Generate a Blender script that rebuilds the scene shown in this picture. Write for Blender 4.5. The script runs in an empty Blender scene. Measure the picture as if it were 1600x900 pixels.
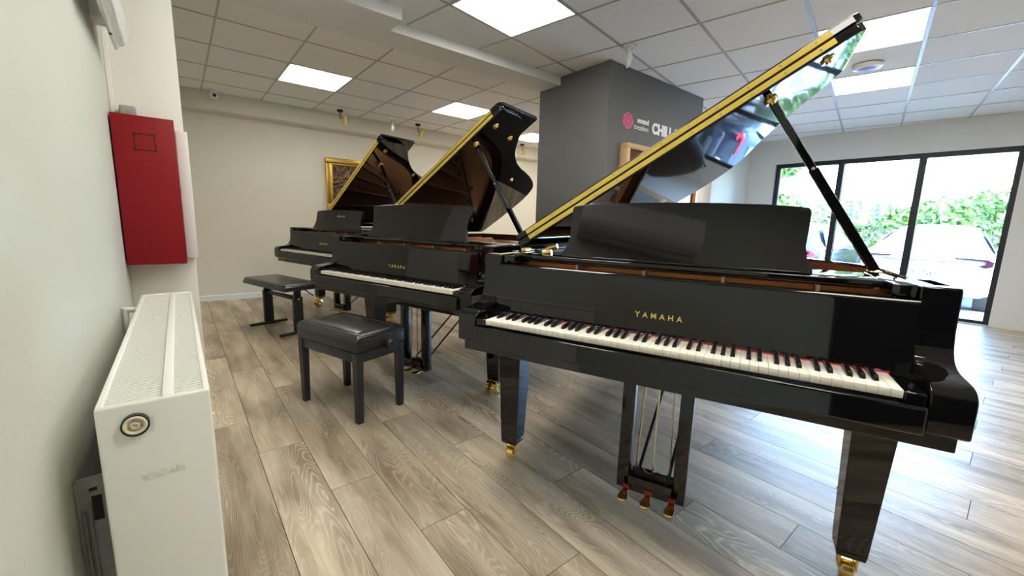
import bpy, bmesh, math, random
from mathutils import Vector, Matrix
random.seed(7)
sin, cos, pi = math.sin, math.cos, math.pi
scene = bpy.context.scene
COL = scene.collection

# ------------------------------------------------------------------ camera, world, sun, exposure
H = 1.117                                   # lens height
F_PX, YAW, PITCH, ROLL = 643.47, 0.680024, 0.161244, 0.028208
fw = Vector((sin(YAW)*cos(PITCH), cos(YAW)*cos(PITCH), -sin(PITCH)))
rt = Vector((cos(YAW), -sin(YAW), 0)); up = rt.cross(fw)
R_ = rt*cos(ROLL) + up*sin(ROLL); U_ = up*cos(ROLL) - rt*sin(ROLL)
cd = bpy.data.cameras.new('camera'); cam = bpy.data.objects.new('camera', cd); COL.objects.link(cam)
cd.sensor_width = 36; cd.lens = 36*F_PX/1600; cd.clip_start = .02; cd.clip_end = 300
cam.matrix_world = Matrix(((R_.x, U_.x, -fw.x, 0), (R_.y, U_.y, -fw.y, 0), (R_.z, U_.z, -fw.z, H), (0, 0, 0, 1)))
scene.camera = cam

w = bpy.data.worlds.new('sky'); scene.world = w; w.use_nodes = True
nt = w.node_tree; bg = nt.nodes['Background']
sky = nt.nodes.new('ShaderNodeTexSky'); sky.sky_type = 'NISHITA'; sky.sun_disc = False
sky.sun_elevation = math.radians(55); sky.sun_rotation = math.radians(250); sky.dust_density = 1.0
wb_ = nt.nodes.new('ShaderNodeMixRGB'); wb_.blend_type = 'MULTIPLY'; wb_.inputs[0].default_value = 1; wb_.inputs[2].default_value = (.84, 1.0, 1.13, 1)   # white balance set for the lamps
nt.links.new(sky.outputs[0], wb_.inputs[1]); nt.links.new(wb_.outputs[0], bg.inputs[0]); bg.inputs[1].default_value = 5.2
sd = bpy.data.lights.new('sun', 'SUN'); so = bpy.data.objects.new('sun', sd); COL.objects.link(so)
sd.energy = 4.5; sd.angle = .02; sd.color = (1, .95, .88)
so.rotation_euler = Vector((.42, .28, -.86)).to_track_quat('-Z', 'Y').to_euler(); so.location = (4, -4, 20)
PANEL = 11.5                                # emission of the ceiling LED panels

vs = scene.view_settings
scene.display_settings.display_device = 'sRGB'
vs.view_transform = 'Standard'; vs.look = 'None'; vs.exposure = 0.58; vs.gamma = 1; vs.use_curve_mapping = False

# ------------------------------------------------------------------ materials
def newmat(name):
    m = bpy.data.materials.new(name); m.use_nodes = True
    return m, m.node_tree, m.node_tree.nodes['Principled BSDF']
def mat(name, col, rough=.5, metal=0, spec=.5, var=0., vscale=8, bump=0., bscale=200, emit=None, es=0, coat=0):
    m, t, b = newmat(name)
    b.inputs['Base Color'].default_value = (*col, 1); b.inputs['Roughness'].default_value = rough
    b.inputs['Metallic'].default_value = metal; b.inputs['Specular IOR Level'].default_value = spec
    b.inputs['Coat Weight'].default_value = coat
    if emit: b.inputs['Emission Color'].default_value = (*emit, 1); b.inputs['Emission Strength'].default_value = es
    if var or bump: tc = t.nodes.new('ShaderNodeTexCoord')
    if var:
        n = t.nodes.new('ShaderNodeTexNoise'); n.inputs['Scale'].default_value = vscale; n.inputs['Detail'].default_value = 4
        t.links.new(tc.outputs['Object'], n.inputs['Vector'])
        r = t.nodes.new('ShaderNodeMapRange'); r.inputs[3].default_value = 1-var; r.inputs[4].default_value = 1+var
        t.links.new(n.outputs[0], r.inputs[0])
        x = t.nodes.new('ShaderNodeVectorMath'); x.operation = 'SCALE'; x.inputs[0].default_value = col
        t.links.new(r.outputs[0], x.inputs['Scale']); t.links.new(x.outputs[0], b.inputs['Base Color'])
    if bump:
        n = t.nodes.new('ShaderNodeTexNoise'); n.inputs['Scale'].default_value = bscale; n.inputs['Detail'].default_value = 2
        t.links.new(tc.outputs['Object'], n.inputs['Vector'])
        q = t.nodes.new('ShaderNodeBump'); q.inputs['Strength'].default_value = bump; q.inputs['Distance'].default_value = .002
        t.links.new(n.outputs[0], q.inputs['Height']); t.links.new(q.outputs[0], b.inputs['Normal'])
    return m

def oak_floor():
    m, t, b = newmat('oak_laminate'); N = t.nodes.new; L = t.links.new
    tc = N('ShaderNodeTexCoord'); oi = N('ShaderNodeObjectInfo')
    off = N('ShaderNodeVectorMath'); off.operation = 'MULTIPLY_ADD'
    comb = N('ShaderNodeCombineXYZ')
    for k, f in enumerate((31., 57., 13.)):
        q = N('ShaderNodeMath'); q.operation = 'MULTIPLY'; q.inputs[1].default_value = f
        L(oi.outputs['Random'], q.inputs[0]); L(q.outputs[0], comb.inputs[k])
    off.inputs[1].default_value = (1, 1, 1); L(tc.outputs['Object'], off.inputs[0]); L(comb.outputs[0], off.inputs[2])
    def noise(sc, scale, det, dist=0, rough=.5):
        mp = N('ShaderNodeMapping'); mp.inputs['Scale'].default_value = sc; L(off.outputs[0], mp.inputs[0])
        n = N('ShaderNodeTexNoise'); n.inputs['Scale'].default_value = scale; n.inputs['Detail'].default_value = det
        n.inputs['Distortion'].default_value = dist; n.inputs['Roughness'].default_value = rough
        L(mp.outputs[0], n.inputs['Vector']); return n
    def math_(op, a, bb=None, c=None):
        q = N('ShaderNodeMath'); q.operation = op
        for i, v in enumerate((a, bb, c)):
            if v is None: continue
            if isinstance(v, (int, float)): q.inputs[i].default_value = v
            else: L(v, q.inputs[i])
        return q.outputs[0]
    rings = noise((7.5, 1.15, 1), 1.0, 1.4, .25)
    jit = noise((46, 20, 1), 1.0, 2)          # contour lines of this = cathedral grain
    fine = noise((160, 6, 1), 1.0, 3)                     # pores
    blot = noise((9, 1.6, 1), 1.0, 3)                     # cloudy colour
    fr = math_('FRACT', math_('MULTIPLY_ADD', jit.outputs[0], .55, math_('MULTIPLY', rings.outputs[0], 42.)))
    tri = math_('ABSOLUTE', math_('SUBTRACT', math_('MULTIPLY', fr, 2.), 1.))
    line = N('ShaderNodeMapRange'); line.inputs[1].default_value = .45; line.inputs[2].default_value = 1.0; L(tri, line.inputs[0])
    # grain is strong on some boards only
    amt = N('ShaderNodeMapRange'); amt.inputs[3].default_value = .18; amt.inputs[4].default_value = .80; L(oi.outputs['Random'], amt.inputs[0])
    mask = N('ShaderNodeMapRange'); mask.inputs[1].default_value = .42; mask.inputs[2].default_value = .62; mask.inputs[3].default_value = .25; L(noise((5, .9, 1), 1., 1).outputs[0], mask.inputs[0])
    lf = math_('MULTIPLY', math_('MULTIPLY', line.outputs[0], amt.outputs[0]), mask.outputs[0])
    base = N('ShaderNodeMixRGB'); base.inputs[1].default_value = (.265, .195, .122, 1); base.inputs[2].default_value = (.64, .525, .37, 1)
    cr = N('ShaderNodeMapRange'); cr.inputs[1].default_value = .32; cr.inputs[2].default_value = .68; L(blot.outputs[0], cr.inputs[0])
    L(cr.outputs[0], base.inputs[0])
    mx = N('ShaderNodeMixRGB'); mx.inputs[2].default_value = (.83, .725, .56, 1); L(lf, mx.inputs[0]); L(base.outputs[0], mx.inputs[1])
    pr = N('ShaderNodeMapRange'); pr.inputs[1].default_value = .25; pr.inputs[2].default_value = .75; pr.inputs[3].default_value = .82; pr.inputs[4].default_value = 1.16; L(fine.outputs[0], pr.inputs[0])
    tone = N('ShaderNodeMapRange'); tone.inputs[3].default_value = .84; tone.inputs[4].default_value = 1.14
    wn = N('ShaderNodeTexWhiteNoise'); wn.noise_dimensions = '1D'; L(oi.outputs['Random'], wn.inputs['W']); L(wn.outputs[0], tone.inputs[0])
    sc = N('ShaderNodeVectorMath'); sc.operation = 'SCALE'; L(mx.outputs[0], sc.inputs[0]); L(math_('MULTIPLY', pr.outputs[0], tone.outputs[0]), sc.inputs['Scale'])
    L(sc.outputs[0], b.inputs['Base Color'])
    rr = N('ShaderNodeMapRange'); rr.inputs[3].default_value = .30; rr.inputs[4].default_value = .44; L(fine.outputs[0], rr.inputs[0]); L(rr.outputs[0], b.inputs['Roughness'])
    bu = N('ShaderNodeBump'); bu.inputs['Strength'].default_value = .10; bu.inputs['Distance'].default_value = .001
    L(math_('ADD', fine.outputs[0], line.outputs[0]), bu.inputs['Height']); L(bu.outputs[0], b.inputs['Normal'])
    return m

def wood(name, c1, c2, rough=.3, scale=(3, 30, 30)):
    m, t, b = newmat(name); N = t.nodes.new; L = t.links.new
    tc = N('ShaderNodeTexCoord'); mp = N('ShaderNodeMapping'); mp.inputs['Scale'].default_value = scale; L(tc.outputs['Object'], mp.inputs[0])
    n = N('ShaderNodeTexNoise'); n.inputs['Scale'].default_value = 1; n.inputs['Detail'].default_value = 5; L(mp.outputs[0], n.inputs['Vector'])
    mx = N('ShaderNodeMixRGB'); mx.inputs[1].default_value = (*c1, 1); mx.inputs[2].default_value = (*c2, 1); L(n.outputs[0], mx.inputs[0])
    L(mx.outputs[0], b.inputs['Base Color']); b.inputs['Roughness'].default_value = rough
    return m

def carved():
    m, t, b = newmat('carved_relief'); N = t.nodes.new; L = t.links.new
    tc = N('ShaderNodeTexCoord')
    n = N('ShaderNodeTexNoise'); n.inputs['Scale'].default_value = 6; n.inputs['Detail'].default_value = 3; n.inputs['Distortion'].default_value = 2.2; L(tc.outputs['Object'], n.inputs['Vector'])
    wv = N('ShaderNodeTexWave'); wv.wave_type = 'RINGS'; wv.inputs['Scale'].default_value = 3.5; wv.inputs['Distortion'].default_value = 14; wv.inputs['Detail'].default_value = 3; wv.inputs['Detail Scale'].default_value = 1.6
    L(tc.outputs['Object'], wv.inputs['Vector'])
    mx = N('ShaderNodeMixRGB'); mx.inputs[1].default_value = (.06, .026, .014, 1); mx.inputs[2].default_value = (.42, .22, .09, 1)
    ml = N('ShaderNodeMath'); ml.operation = 'MULTIPLY'; L(n.outputs[0], ml.inputs[0]); L(wv.outputs[1], ml.inputs[1])
    L(ml.outputs[0], mx.inputs[0]); L(mx.outputs[0], b.inputs['Base Color']); b.inputs['Roughness'].default_value = .35
    bu = N('ShaderNodeBump'); bu.inputs['Distance'].default_value = .02; L(wv.outputs[1], bu.inputs['Height']); L(bu.outputs[0], b.inputs['Normal'])
    return m

def glass_pane():
    m, t, b = newmat('window_glass'); N = t.nodes.new; L = t.links.new
    o = t.nodes['Material Output']; t.nodes.remove(b)
    tr = N('ShaderNodeBsdfTransparent'); tr.inputs[0].default_value = (.93, .97, .96, 1)
    gl = N('ShaderNodeBsdfGlossy'); gl.inputs['Roughness'].default_value = .01
    fr = N('ShaderNodeFresnel'); fr.inputs[0].default_value = 1.45
    ms = N('ShaderNodeMixShader'); L(fr.outputs[0], ms.inputs[0]); L(tr.outputs[0], ms.inputs[1]); L(gl.outputs[0], ms.inputs[2])
    L(ms.outputs[0], o.inputs[0]); return m

def leafmat(name, c):
    m, t, b = newmat(name); N = t.nodes.new; L = t.links.new
    g = N('ShaderNodeNewGeometry'); wn = N('ShaderNodeTexNoise'); wn.inputs['Scale'].default_value = 2.5; L(g.outputs['Position'], wn.inputs['Vector'])
    mx = N('ShaderNodeMixRGB'); mx.inputs[1].default_value = (c[0]*.55, c[1]*.6, c[2]*.5, 1); mx.inputs[2].default_value = (c[0]*1.5, c[1]*1.35, c[2]*1.3, 1)
    L(wn.outputs[0], mx.inputs[0]); L(mx.outputs[0], b.inputs['Base Color']); b.inputs['Roughness'].default_value = .5
    return m

M = dict(
    floor=oak_floor(),
    sub=mat('floor_joint', (.035, .027, .02), .9),
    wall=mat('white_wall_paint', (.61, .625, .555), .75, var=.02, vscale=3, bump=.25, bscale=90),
    wall2=mat('warm_lit_wall_paint', (.77, .735, .62), .75, var=.02, vscale=3, bump=.25, bscale=90),  # white wall; the dim warm light there is put into the colour
    pier=mat('brightened_pier_paint', (.84, .825, .755), .75, var=.02, vscale=3, bump=.25, bscale=90),  # copy of the white wall paint, lightened so the pier looks brighter lit
    wallr=mat('brightened_wall_paint', (.80, .80, .79), .75, var=.02, vscale=3, bump=.25, bscale=90),  # white wall paint again, raised in tone to stand for bounced light
    grey=mat('grey_pillar_paint', (.135, .14, .14), .7, var=.03, vscale=4, bump=.2, bscale=90),
    white=mat('white_trim_paint', (.84, .84, .81), .5, var=.01),
    tile=mat('mineral_ceiling_tile', (.87, .87, .86), .9, var=.04, vscale=60, bump=.4, bscale=160),
    grid=mat('ceiling_grid_metal', (.42, .42, .41), .28, var=.02),
    slab=mat('ceiling_void', (.25, .25, .25), .9),
    panel=mat('led_diffuser', (.9, .9, .9), .5, emit=(1, .955, .88), es=PANEL),
    black=mat('black_piano_lacquer', (.0035, .0035, .004), .035, spec=.55),
    satin=mat('black_satin_wood', (.019, .019, .022), .34, var=.1, vscale=30),
    steelblack=mat('black_powder_steel', (.016, .016, .018), .38),
    leather=mat('black_leather', (.018, .018, .018), .24, spec=.8, bump=.25, bscale=260),
    brass=mat('polished_brass', (.86, .62, .22), .2, metal=1, var=.04, vscale=20),
    hinge=mat('brass_hinge', (.86, .63, .13), .34, metal=.55),
    brassflat=mat('brass_lettering', (.80, .60, .20), .32, metal=.85),
    chrome=mat('steel_rod', (.62, .60, .56), .22, metal=1),
    ivory=mat('ivory_key', (.90, .87, .75), .22, var=.015, vscale=20),
    ebony=mat('ebony_key', (.009, .009, .009), .18),
    redfelt=mat('red_felt', (.50, .018, .025), .85), pedfelt=mat('brick_red_felt', (.26, .03, .018), .9),
    mahog=wood('mahogany_inner_rim', (.13, .035, .014), (.24, .075, .03), .22),
    mahogd=wood('dark_mahogany_inner_rim', (.055, .014, .008), (.10, .03, .016), .18),
    plate=mat('bronze_iron_plate', (.62, .30, .13), .34, metal=.55, var=.06, vscale=6),
    sound=wood('spruce_soundboard', (.42, .24, .10), (.55, .34, .16), .35),
    hole=mat('dark_hole', (.012, .01, .008), .7),
    wire=mat('copper_string', (.62, .42, .25), .3, metal=1),
    felt=mat('cream_felt', (.72, .68, .6), .9),
    radi=mat('white_radiator_enamel', (.82, .83, .77), .32, var=.01),
    radg=mat('radiator_slot', (.22, .22, .20), .6),
    cream=mat('cream_plastic', (.74, .68, .52), .35),
    dark=mat('black_plastic', (.018, .018, .018), .4),
    red=mat('red_enamel', (.25, .003, .009), .5, spec=.3, var=.06, vscale=5, bump=.1, bscale=60),
    pinkw=mat('white_steel_box', (.78, .76, .74), .5),
    galv=mat('galvanised_steel', (.34, .345, .335), .5, metal=.15, var=.3, vscale=60),
    gloss=mat('white_gloss_plastic', (.82, .82, .82), .12),
    clear=mat('clear_diffuser', (.75, .77, .80), .08, spec=.7),
    gold=mat('gilded_frame', (.66, .42, .10), .28, metal=.8, var=.15, vscale=14),
    carved=carved(),
    pine=wood('light_oak_frame', (.48, .30, .13), (.62, .42, .20), .4),
    brownp=wood('glossy_brown_panel', (.10, .035, .018), (.17, .065, .034), .07),
    pink=mat('pink_sign', (.80, .10, .26), .45), pinkd=mat('dark_pink_sign', (.36, .02, .09), .45),
    lett=mat('white_sign_lettering', (.88, .88, .88), .5),
    frame=mat('anthracite_window_frame', (.014, .016, .020), .4),
    glass=glass_pane(),
    added_doorm=mat('added_dark_door', (.02, .02, .022), .6),
    blue=mat('bluish_lens', (.30, .36, .75), .3),
    asphalt=mat('pale_asphalt', (.30, .30, .30), .9, var=.12, vscale=5),
    conc=mat('concrete_kerb', (.5, .5, .48), .9, var=.08, vscale=6),
    carw=mat('white_car_paint', (.50, .50, .52), .18, coat=1), carb=mat('navy_car_paint', (.008, .010, .018), .2, coat=.4),
    cglass=mat('car_glass', (.45, .48, .5), .05, metal=.9), tyre=mat('tyre_rubber', (.02, .02, .02), .8), alloy=mat('alloy_wheel', (.35, .36, .38), .3, metal=1),
    tail2=mat('bright_red_tail_lamp', (.55, .01, .03), .2),
    tail=mat('red_tail_lamp', (.03, .004, .012), .2), platew=mat('number_plate_white', (.82, .83, .84), .4), plateb=mat('number_plate_ink', (.01, .015, .03), .5), euro=mat('plate_blue', (.02, .08, .45), .4),
    leaf=leafmat('hedge_leaf', (.050, .105, .020)), leaf2=leafmat('tree_leaf', (.085, .16, .035)), leaf3=leafmat('pale_tree_leaf', (.15, .22, .085)),
    bark=mat('tree_bark', (.10, .075, .055), .9, var=.25, vscale=12), pole=mat('light_grey_pole', (.6, .6, .6), .5), rail=mat('guard_rail', (.55, .56, .58), .4, metal=.5),
    signal=mat('signal_housing', (.06, .08, .11), .6),
    bean=mat('charcoal_fabric', (.022, .020, .020), .85, var=.1, vscale=20),
    brick=mat('render_outer_wall', (.6, .58, .54), .9),
)

# ------------------------------------------------------------------ mesh helpers
class MB:
    def __init__(s): s.v = []; s.f = []
    def add(s, vs, fs):
        o = len(s.v); s.v += [tuple(p) for p in vs]; s.f += [tuple(i+o for i in f) for f in fs]; return s
    def box(s, x0, x1, y0, y1, z0, z1):
        return s.add([(x0,y0,z0),(x1,y0,z0),(x1,y1,z0),(x0,y1,z0),(x0,y0,z1),(x1,y0,z1),(x1,y1,z1),(x0,y1,z1)],
                     [(0,3,2,1),(4,5,6,7),(0,1,5,4),(1,2,6,5),(2,3,7,6),(3,0,4,7)])
    def prism(s, poly, axis, a, b):
        def P(p, t): return {'x': (t, p[0], p[1]), 'y': (p[0], t, p[1]), 'z': (p[0], p[1], t)}[axis]
        n = len(poly)
        return s.add([P(p, a) for p in poly]+[P(p, b) for p in poly],
                     [tuple(range(n))[::-1], tuple(range(n, 2*n))]+[(i, (i+1) % n, n+(i+1) % n, n+i) for i in range(n)])
    def cyl(s, p0, p1, r0, r1=None, n=16, caps=True):
        r1 = r0 if r1 is None else r1
        p0, p1 = Vector(p0), Vector(p1); d = (p1-p0).normalized()
        a = d.orthogonal().normalized(); b = d.cross(a)
        vs = [p0+(a*cos(2*pi*i/n)+b*sin(2*pi*i/n))*r0 for i in range(n)]+[p1+(a*cos(2*pi*i/n)+b*sin(2*pi*i/n))*r1 for i in range(n)]
        fs = [(i, (i+1) % n, n+(i+1) % n, n+i) for i in range(n)]
        if caps: fs += [tuple(range(n))[::-1], tuple(range(n, 2*n))]
        return s.add(vs, fs)
    def bar(s, p0, p1, wdt, dep, upv=(0, 0, 1), t0=1., t1=1.):
        p0, p1 = Vector(p0), Vector(p1); d = (p1-p0).normalized(); a = d.cross(Vector(upv)).normalized(); b = a.cross(d)
        q = []
        for p, t in ((p0, t0), (p1, t1)):
            for sx, sy in ((-1,-1),(1,-1),(1,1),(-1,1)): q.append(p+a*sx*wdt*t/2+b*sy*dep*t/2)
        return s.add(q, [(0,3,2,1),(4,5,6,7),(0,1,5,4),(1,2,6,5),(2,3,7,6),(3,0,4,7)])
    def taper(s, cx, cy, z0, w0, z1, w1, d0=None, d1=None):
        d0 = w0 if d0 is None else d0; d1 = w1 if d1 is None else d1
        q = []
        for z, a, b in ((z0, w0, d0), (z1, w1, d1)):
            for sx, sy in ((-1,-1),(1,-1),(1,1),(-1,1)): q.append((cx+sx*a/2, cy+sy*b/2, z))
        return s.add(q, [(0,3,2,1),(4,5,6,7),(0,1,5,4),(1,2,6,5),(2,3,7,6),(3,0,4,7)])
    def lathe(s, prof, c=(0, 0, 0), axis='z', n=20):
        vs = []; k = len(prof)
        for i in range(n):
            a = 2*pi*i/n
            for r, h in prof:
                p = {'z': (r*cos(a), r*sin(a), h), 'x': (h, r*cos(a), r*sin(a)), 'y': (r*sin(a), h, r*cos(a))}[axis]
                vs.append((c[0]+p[0], c[1]+p[1], c[2]+p[2]))
        fs = []
        for i in range(n):
            j = (i+1) % n
            for q in range(k-1): fs.append((i*k+q, j*k+q, j*k+q+1, i*k+q+1))
        return s.add(vs, fs)
    def tube(s, pts, r, n=10):
        for a, b in zip(pts, pts[1:]): s.cyl(a, b, r, n=n)
        return s
    def mesh(s, name):
        me = bpy.data.meshes.new(name); me.from_pydata(s.v, [], s.f); me.validate()
        bm = bmesh.new(); bm.from_mesh(me); bmesh.ops.recalc_face_normals(bm, faces=bm.faces); bm.to_mesh(me); bm.free()
        return me
    def build(s, name, m, parent=None, bevel=0, seg=2, smooth=True, raw=False):
        if raw: me = bpy.data.meshes.new(name); me.from_pydata(s.v, [], s.f)
        else: me = s.mesh(name)
        return link(name, me, m, parent, bevel, seg, smooth)
def link(name, me, m, parent=None, bevel=0, seg=2, smooth=True):
    if m is not None and not me.materials: me.materials.append(M[m] if isinstance(m, str) else m)
    o = bpy.data.objects.new(name, me); COL.objects.link(o)
    if parent is not None: o.parent = parent
    if smooth and len(me.polygons):
        me.polygons.foreach_set('use_smooth', [True]*len(me.polygons)); me.set_sharp_from_angle(angle=math.radians(36))
    if bevel:
        b = o.modifiers.new('bevel', 'BEVEL'); b.width = bevel; b.segments = seg; b.limit_method = 'ANGLE'; b.angle_limit = math.radians(38)
        b.harden_normals = False
        me.polygons.foreach_set('use_smooth', [True]*len(me.polygons))
    return o
def box(name, x0, x1, y0, y1, z0, z1, m, parent=None, bevel=0, seg=2):
    return MB().box(x0, x1, y0, y1, z0, z1).build(name, m, parent, bevel, seg, smooth=False)
def empty(name, loc=(0, 0, 0), rz=0.):
    o = bpy.data.objects.new(name, None); COL.objects.link(o); o.location = loc; o.rotation_euler = (0, 0, rz); o.empty_display_size = .1
    return o
def tag(o, label, cat, group=None):
    o['label'] = label; o['category'] = cat
    if group: o['group'] = group
    return o
def struct(o, label=None):
    o['kind'] = 'structure'
    if label: o['label'] = label
    return o
def stuff(o): o['kind'] = 'stuff'; return o
def text_mesh(body, size, extrude=.001, offset=0., space=1., shear=0., align='CENTER'):
    c = bpy.data.curves.new('t', 'FONT'); c.body = body; c.size = size; c.extrude = extrude; c.offset = offset
    c.space_character = space; c.shear = shear; c.align_x = align; c.resolution_u = 3
    o = bpy.data.objects.new('t', c); COL.objects.link(o)
    dg = bpy.context.evaluated_depsgraph_get(); me = bpy.data.meshes.new_from_object(o.evaluated_get(dg))
    bpy.data.objects.remove(o); bpy.data.curves.remove(c)
    return me
def text(name, body, size, m, parent, mtx, width=None, **kw):
    me = text_mesh(body, size, **kw); me.materials.clear()
    if width:
        xs = [v.co.x for v in me.vertices]; s = width/(max(xs)-min(xs)); me.transform(Matrix.Diagonal((s, 1, 1, 1)))
    me.transform(mtx); return link(name, me, m, parent, smooth=False)
def frame_mtx(o, xa, ya):
    xa, ya = Vector(xa).normalized(), Vector(ya).normalized(); z = xa.cross(ya)
    return Matrix(((xa.x, ya.x, z.x, o[0]), (xa.y, ya.y, z.y, o[1]), (xa.z, ya.z, z.z, o[2]), (0, 0, 0, 1)))
def smooth_line(pts, n=6):
    out = []
    for i in range(len(pts)-1):
        p0, p1, p2, p3 = pts[max(i-1, 0)], pts[i], pts[i+1], pts[min(i+2, len(pts)-1)]
        for k in range(n):
            t = k/n
            out.append(tuple(.5*((2*p1[j])+(-p0[j]+p2[j])*t+(2*p0[j]-5*p1[j]+4*p2[j]-p3[j])*t*t+(-p0[j]+3*p1[j]-3*p2[j]+p3[j])*t**3) for j in range(len(p1))))
    out.append(tuple(pts[-1])); return out
def clip(poly, x0, x1, y0, y1):
    for ax, lim, sg in ((0, x0, 1), (0, x1, -1), (1, y0, 1), (1, y1, -1)):
        out = []
        for i in range(len(poly)):
            a, b = poly[i], poly[(i+1) % len(poly)]; da, db = sg*(a[ax]-lim), sg*(b[ax]-lim)
            if da >= 0: out.append(a)
            if da*db < 0:
                t = da/(da-db); out.append((a[0]+(b[0]-a[0])*t, a[1]+(b[1]-a[1])*t))
        poly = out
        if not poly: return []
    return poly
def area(p): return abs(sum(p[i][0]*p[(i+1) % len(p)][1]-p[(i+1) % len(p)][0]*p[i][1] for i in range(len(p))))/2
def project(P):
    v = Vector(P)-Vector((0, 0, H)); d = v.dot(fw)
    return None if d < .05 else (800+F_PX*v.dot(R_)/d, 450-F_PX*v.dot(U_)/d, d)

# ------------------------------------------------------------------ the room
XL, XR, YB, YF, ZC = -.188, 7.65, 6.43, -3.2, 2.517
# floor: separate laminate boards
fl = struct(box('floor', XL-.2, XR+.2, YF-.2, YB+.2, -.20, -.0035, 'sub'))
PW, PL, SX = .194, 1.285, .212
known = {0: 2.125, 1: 1.65, 2: 1.23, 3: .81, 4: 1.657, 5: 1.139, 6: .71}
planks = []
for k in range(-3, 39):
    jo = known.get(k, 2.125-.428*k+.05*sin(k*2.3)); j0 = jo % PL
    n0 = math.floor((YF-j0)/PL)-1
    for n in range(n0, n0+11):
        x0, x1 = max(SX+k*PW, XL), min(SX+(k+1)*PW, XR); y0, y1 = max(j0+n*PL, YF), min(j0+(n+1)*PL, YB)
        if x1-x0 > .02 and y1-y0 > .02: planks.append((x0, x1, y0, y1))
def seen(p):
    best = 0
    for fx in (0, .5, 1):
        for fy in (0, .25, .5, .75, 1):
            q = project((p[0]+(p[1]-p[0])*fx, p[2]+(p[3]-p[2])*fy, 0))
            if q and -60 < q[0] < 1660 and -60 < q[1] < 960: best = max(best, 1/q[2])
    return best
planks.sort(key=seen, reverse=True)
full = MB().box(-PW/2+.0013, PW/2-.0013, -PL/2+.0013, PL/2-.0013, -.008, 0).mesh('plank')
rest = MB()
for i, (x0, x1, y0, y1) in enumerate(planks):
    if i < 296 and seen((x0, x1, y0, y1)) > 0:
        if x1-x0 > PW-.001 and y1-y0 > PL-.001: me = full
        else: me = MB().box((x0-x1)/2+.0013, (x1-x0)/2-.0013, (y0-y1)/2+.0013, (y1-y0)/2-.0013, -.008, 0).mesh('plank')
        o = link('floor_plank', me, 'floor', fl, smooth=False); o.location = ((x0+x1)/2, (y0+y1)/2, 0)
    else: rest.box(x0+.0013, x1-.0013, y0+.0013, y1-.0013, -.008, 0)
if rest.v: stuff(rest.build('floor_plank_field', 'floor', fl, smooth=False))

# walls
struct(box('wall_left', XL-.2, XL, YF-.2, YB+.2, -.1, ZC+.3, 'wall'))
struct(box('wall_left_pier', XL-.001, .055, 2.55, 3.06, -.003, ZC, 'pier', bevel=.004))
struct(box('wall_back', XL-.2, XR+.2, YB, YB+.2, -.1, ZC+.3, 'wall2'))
struct(box('wall_front', XL-.2, XR+.2, YF-.2, YF, -.1, ZC+.3, 'wall'))
WY0, WY1, WZ1 = .163, 2.742, 2.142
wr = MB()
wr.box(XR, XR+.22, YF-.2, WY0, -.1, ZC+.3); wr.box(XR, XR+.22, WY1, YB+.2, -.1, ZC+.3)
wr.box(XR, XR+.22, WY0, WY1, WZ1, ZC+.3); wr.box(XR, XR+.22, WY0, WY1, -.1, -.002)
struct(wr.build('wall_right', 'wallr', smooth=False))
struct(box('wall_partition', 6.37, XR+.001, 3.13, 3.25, -.003, ZC, 'wallr', bevel=.003))
struct(box('wall_pillar', 3.03, 4.66, 2.475, 3.375, -.003, ZC, 'grey', bevel=.003))
# beam with a jog and the bulkhead over the back wall
bm_ = MB().prism([(XL, 2.875), (1.30, 2.875), (1.30, 3.08), (3.031, 3.08), (3.031, 3.375), (XL, 3.375)], 'z', 2.441, ZC+.02)
struct(bm_.build('trim_1', 'wallr', smooth=False))
bh = MB().prism([(6.26, ZC+.01), (6.26, 2.325), (6.275, 2.315), (YB+.001, 2.300), (YB+.001, ZC+.01)], 'x', XL, XR)
struct(bh.build('trim_2', 'wall2', smooth=False))
bb = MB().prism([(YB+.001, -.002), (YB-.014, -.002), (YB-.014, .062), (YB-.008, .07), (YB+.001, .07)], 'x', XL, XR)
struct(bb.build('baseboard_back', 'white', smooth=False))
struct(box('baseboard_right', XR-.014, XR+.001, YF, WY0-.02, -.002, .07, 'white'))
struct(box('baseboard_pillar', 3.0302-.012, 4.672, 2.463, 3.376, -.002, .07, 'grey'))
# made-up dark door behind the camera, added for the black reflection in the fallboard
d1 = empty('added_door_1', (XL, -1.15, 0)); struct(d1)
box('added_door_leaf', .0, .03, -.45, .45, .005, 2.05, 'added_doorm', d1, bevel=.003)
box('added_door_frame', .0, .045, .45, .52, .0, 2.12, 'frame', d1); box('added_door_frame', .0, .045, -.52, -.45, .0, 2.12, 'frame', d1); box('added_door_frame', .0, .045, -.45, .45, 2.05, 2.12, 'frame', d1)
MB().cyl((.03, .38, 1.02), (.075, .38, 1.02), .009).cyl((.07, .38, 1.02), (.07, .26, 1.02), .009).build('added_door_handle', 'chrome', d1)

# window: anthracite frame in a white reveal, three panes
wi = empty('window_1', (XR+.05, 0, 0)); struct(wi)
FW = .062
box('window_frame', 0, .07, WY0, WY1, WZ1-FW, WZ1, 'frame', wi); box('window_frame', 0, .07, WY0, WY1, 0, .05, 'frame', wi)
box('window_frame', 0, .07, WY0, WY0+.045, .05, WZ1-FW, 'frame', wi); box('window_frame', 0, .07, WY1-.06, WY1, .05, WZ1-FW, 'frame', wi)
box('mullion', -.01, .07, .975, 1.05, .05, WZ1-FW, 'frame', wi); box('mullion', -.01, .07, 1.842, 1.915, .05, WZ1-FW, 'frame', wi)
for a, b in ((WY0+.045, .98), (1.045, 1.845), (1.91, WY1-.06)):
    box('window_pane', .030, .040, a, b, .05, WZ1-FW, 'glass', wi)
for a in (WY0+.045, .972, 1.045, 1.837, 1.91, WY1-.068): box('glazing_bead', .018, .030, a, a+.008, .05, WZ1-FW, 'frame', wi)
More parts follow.
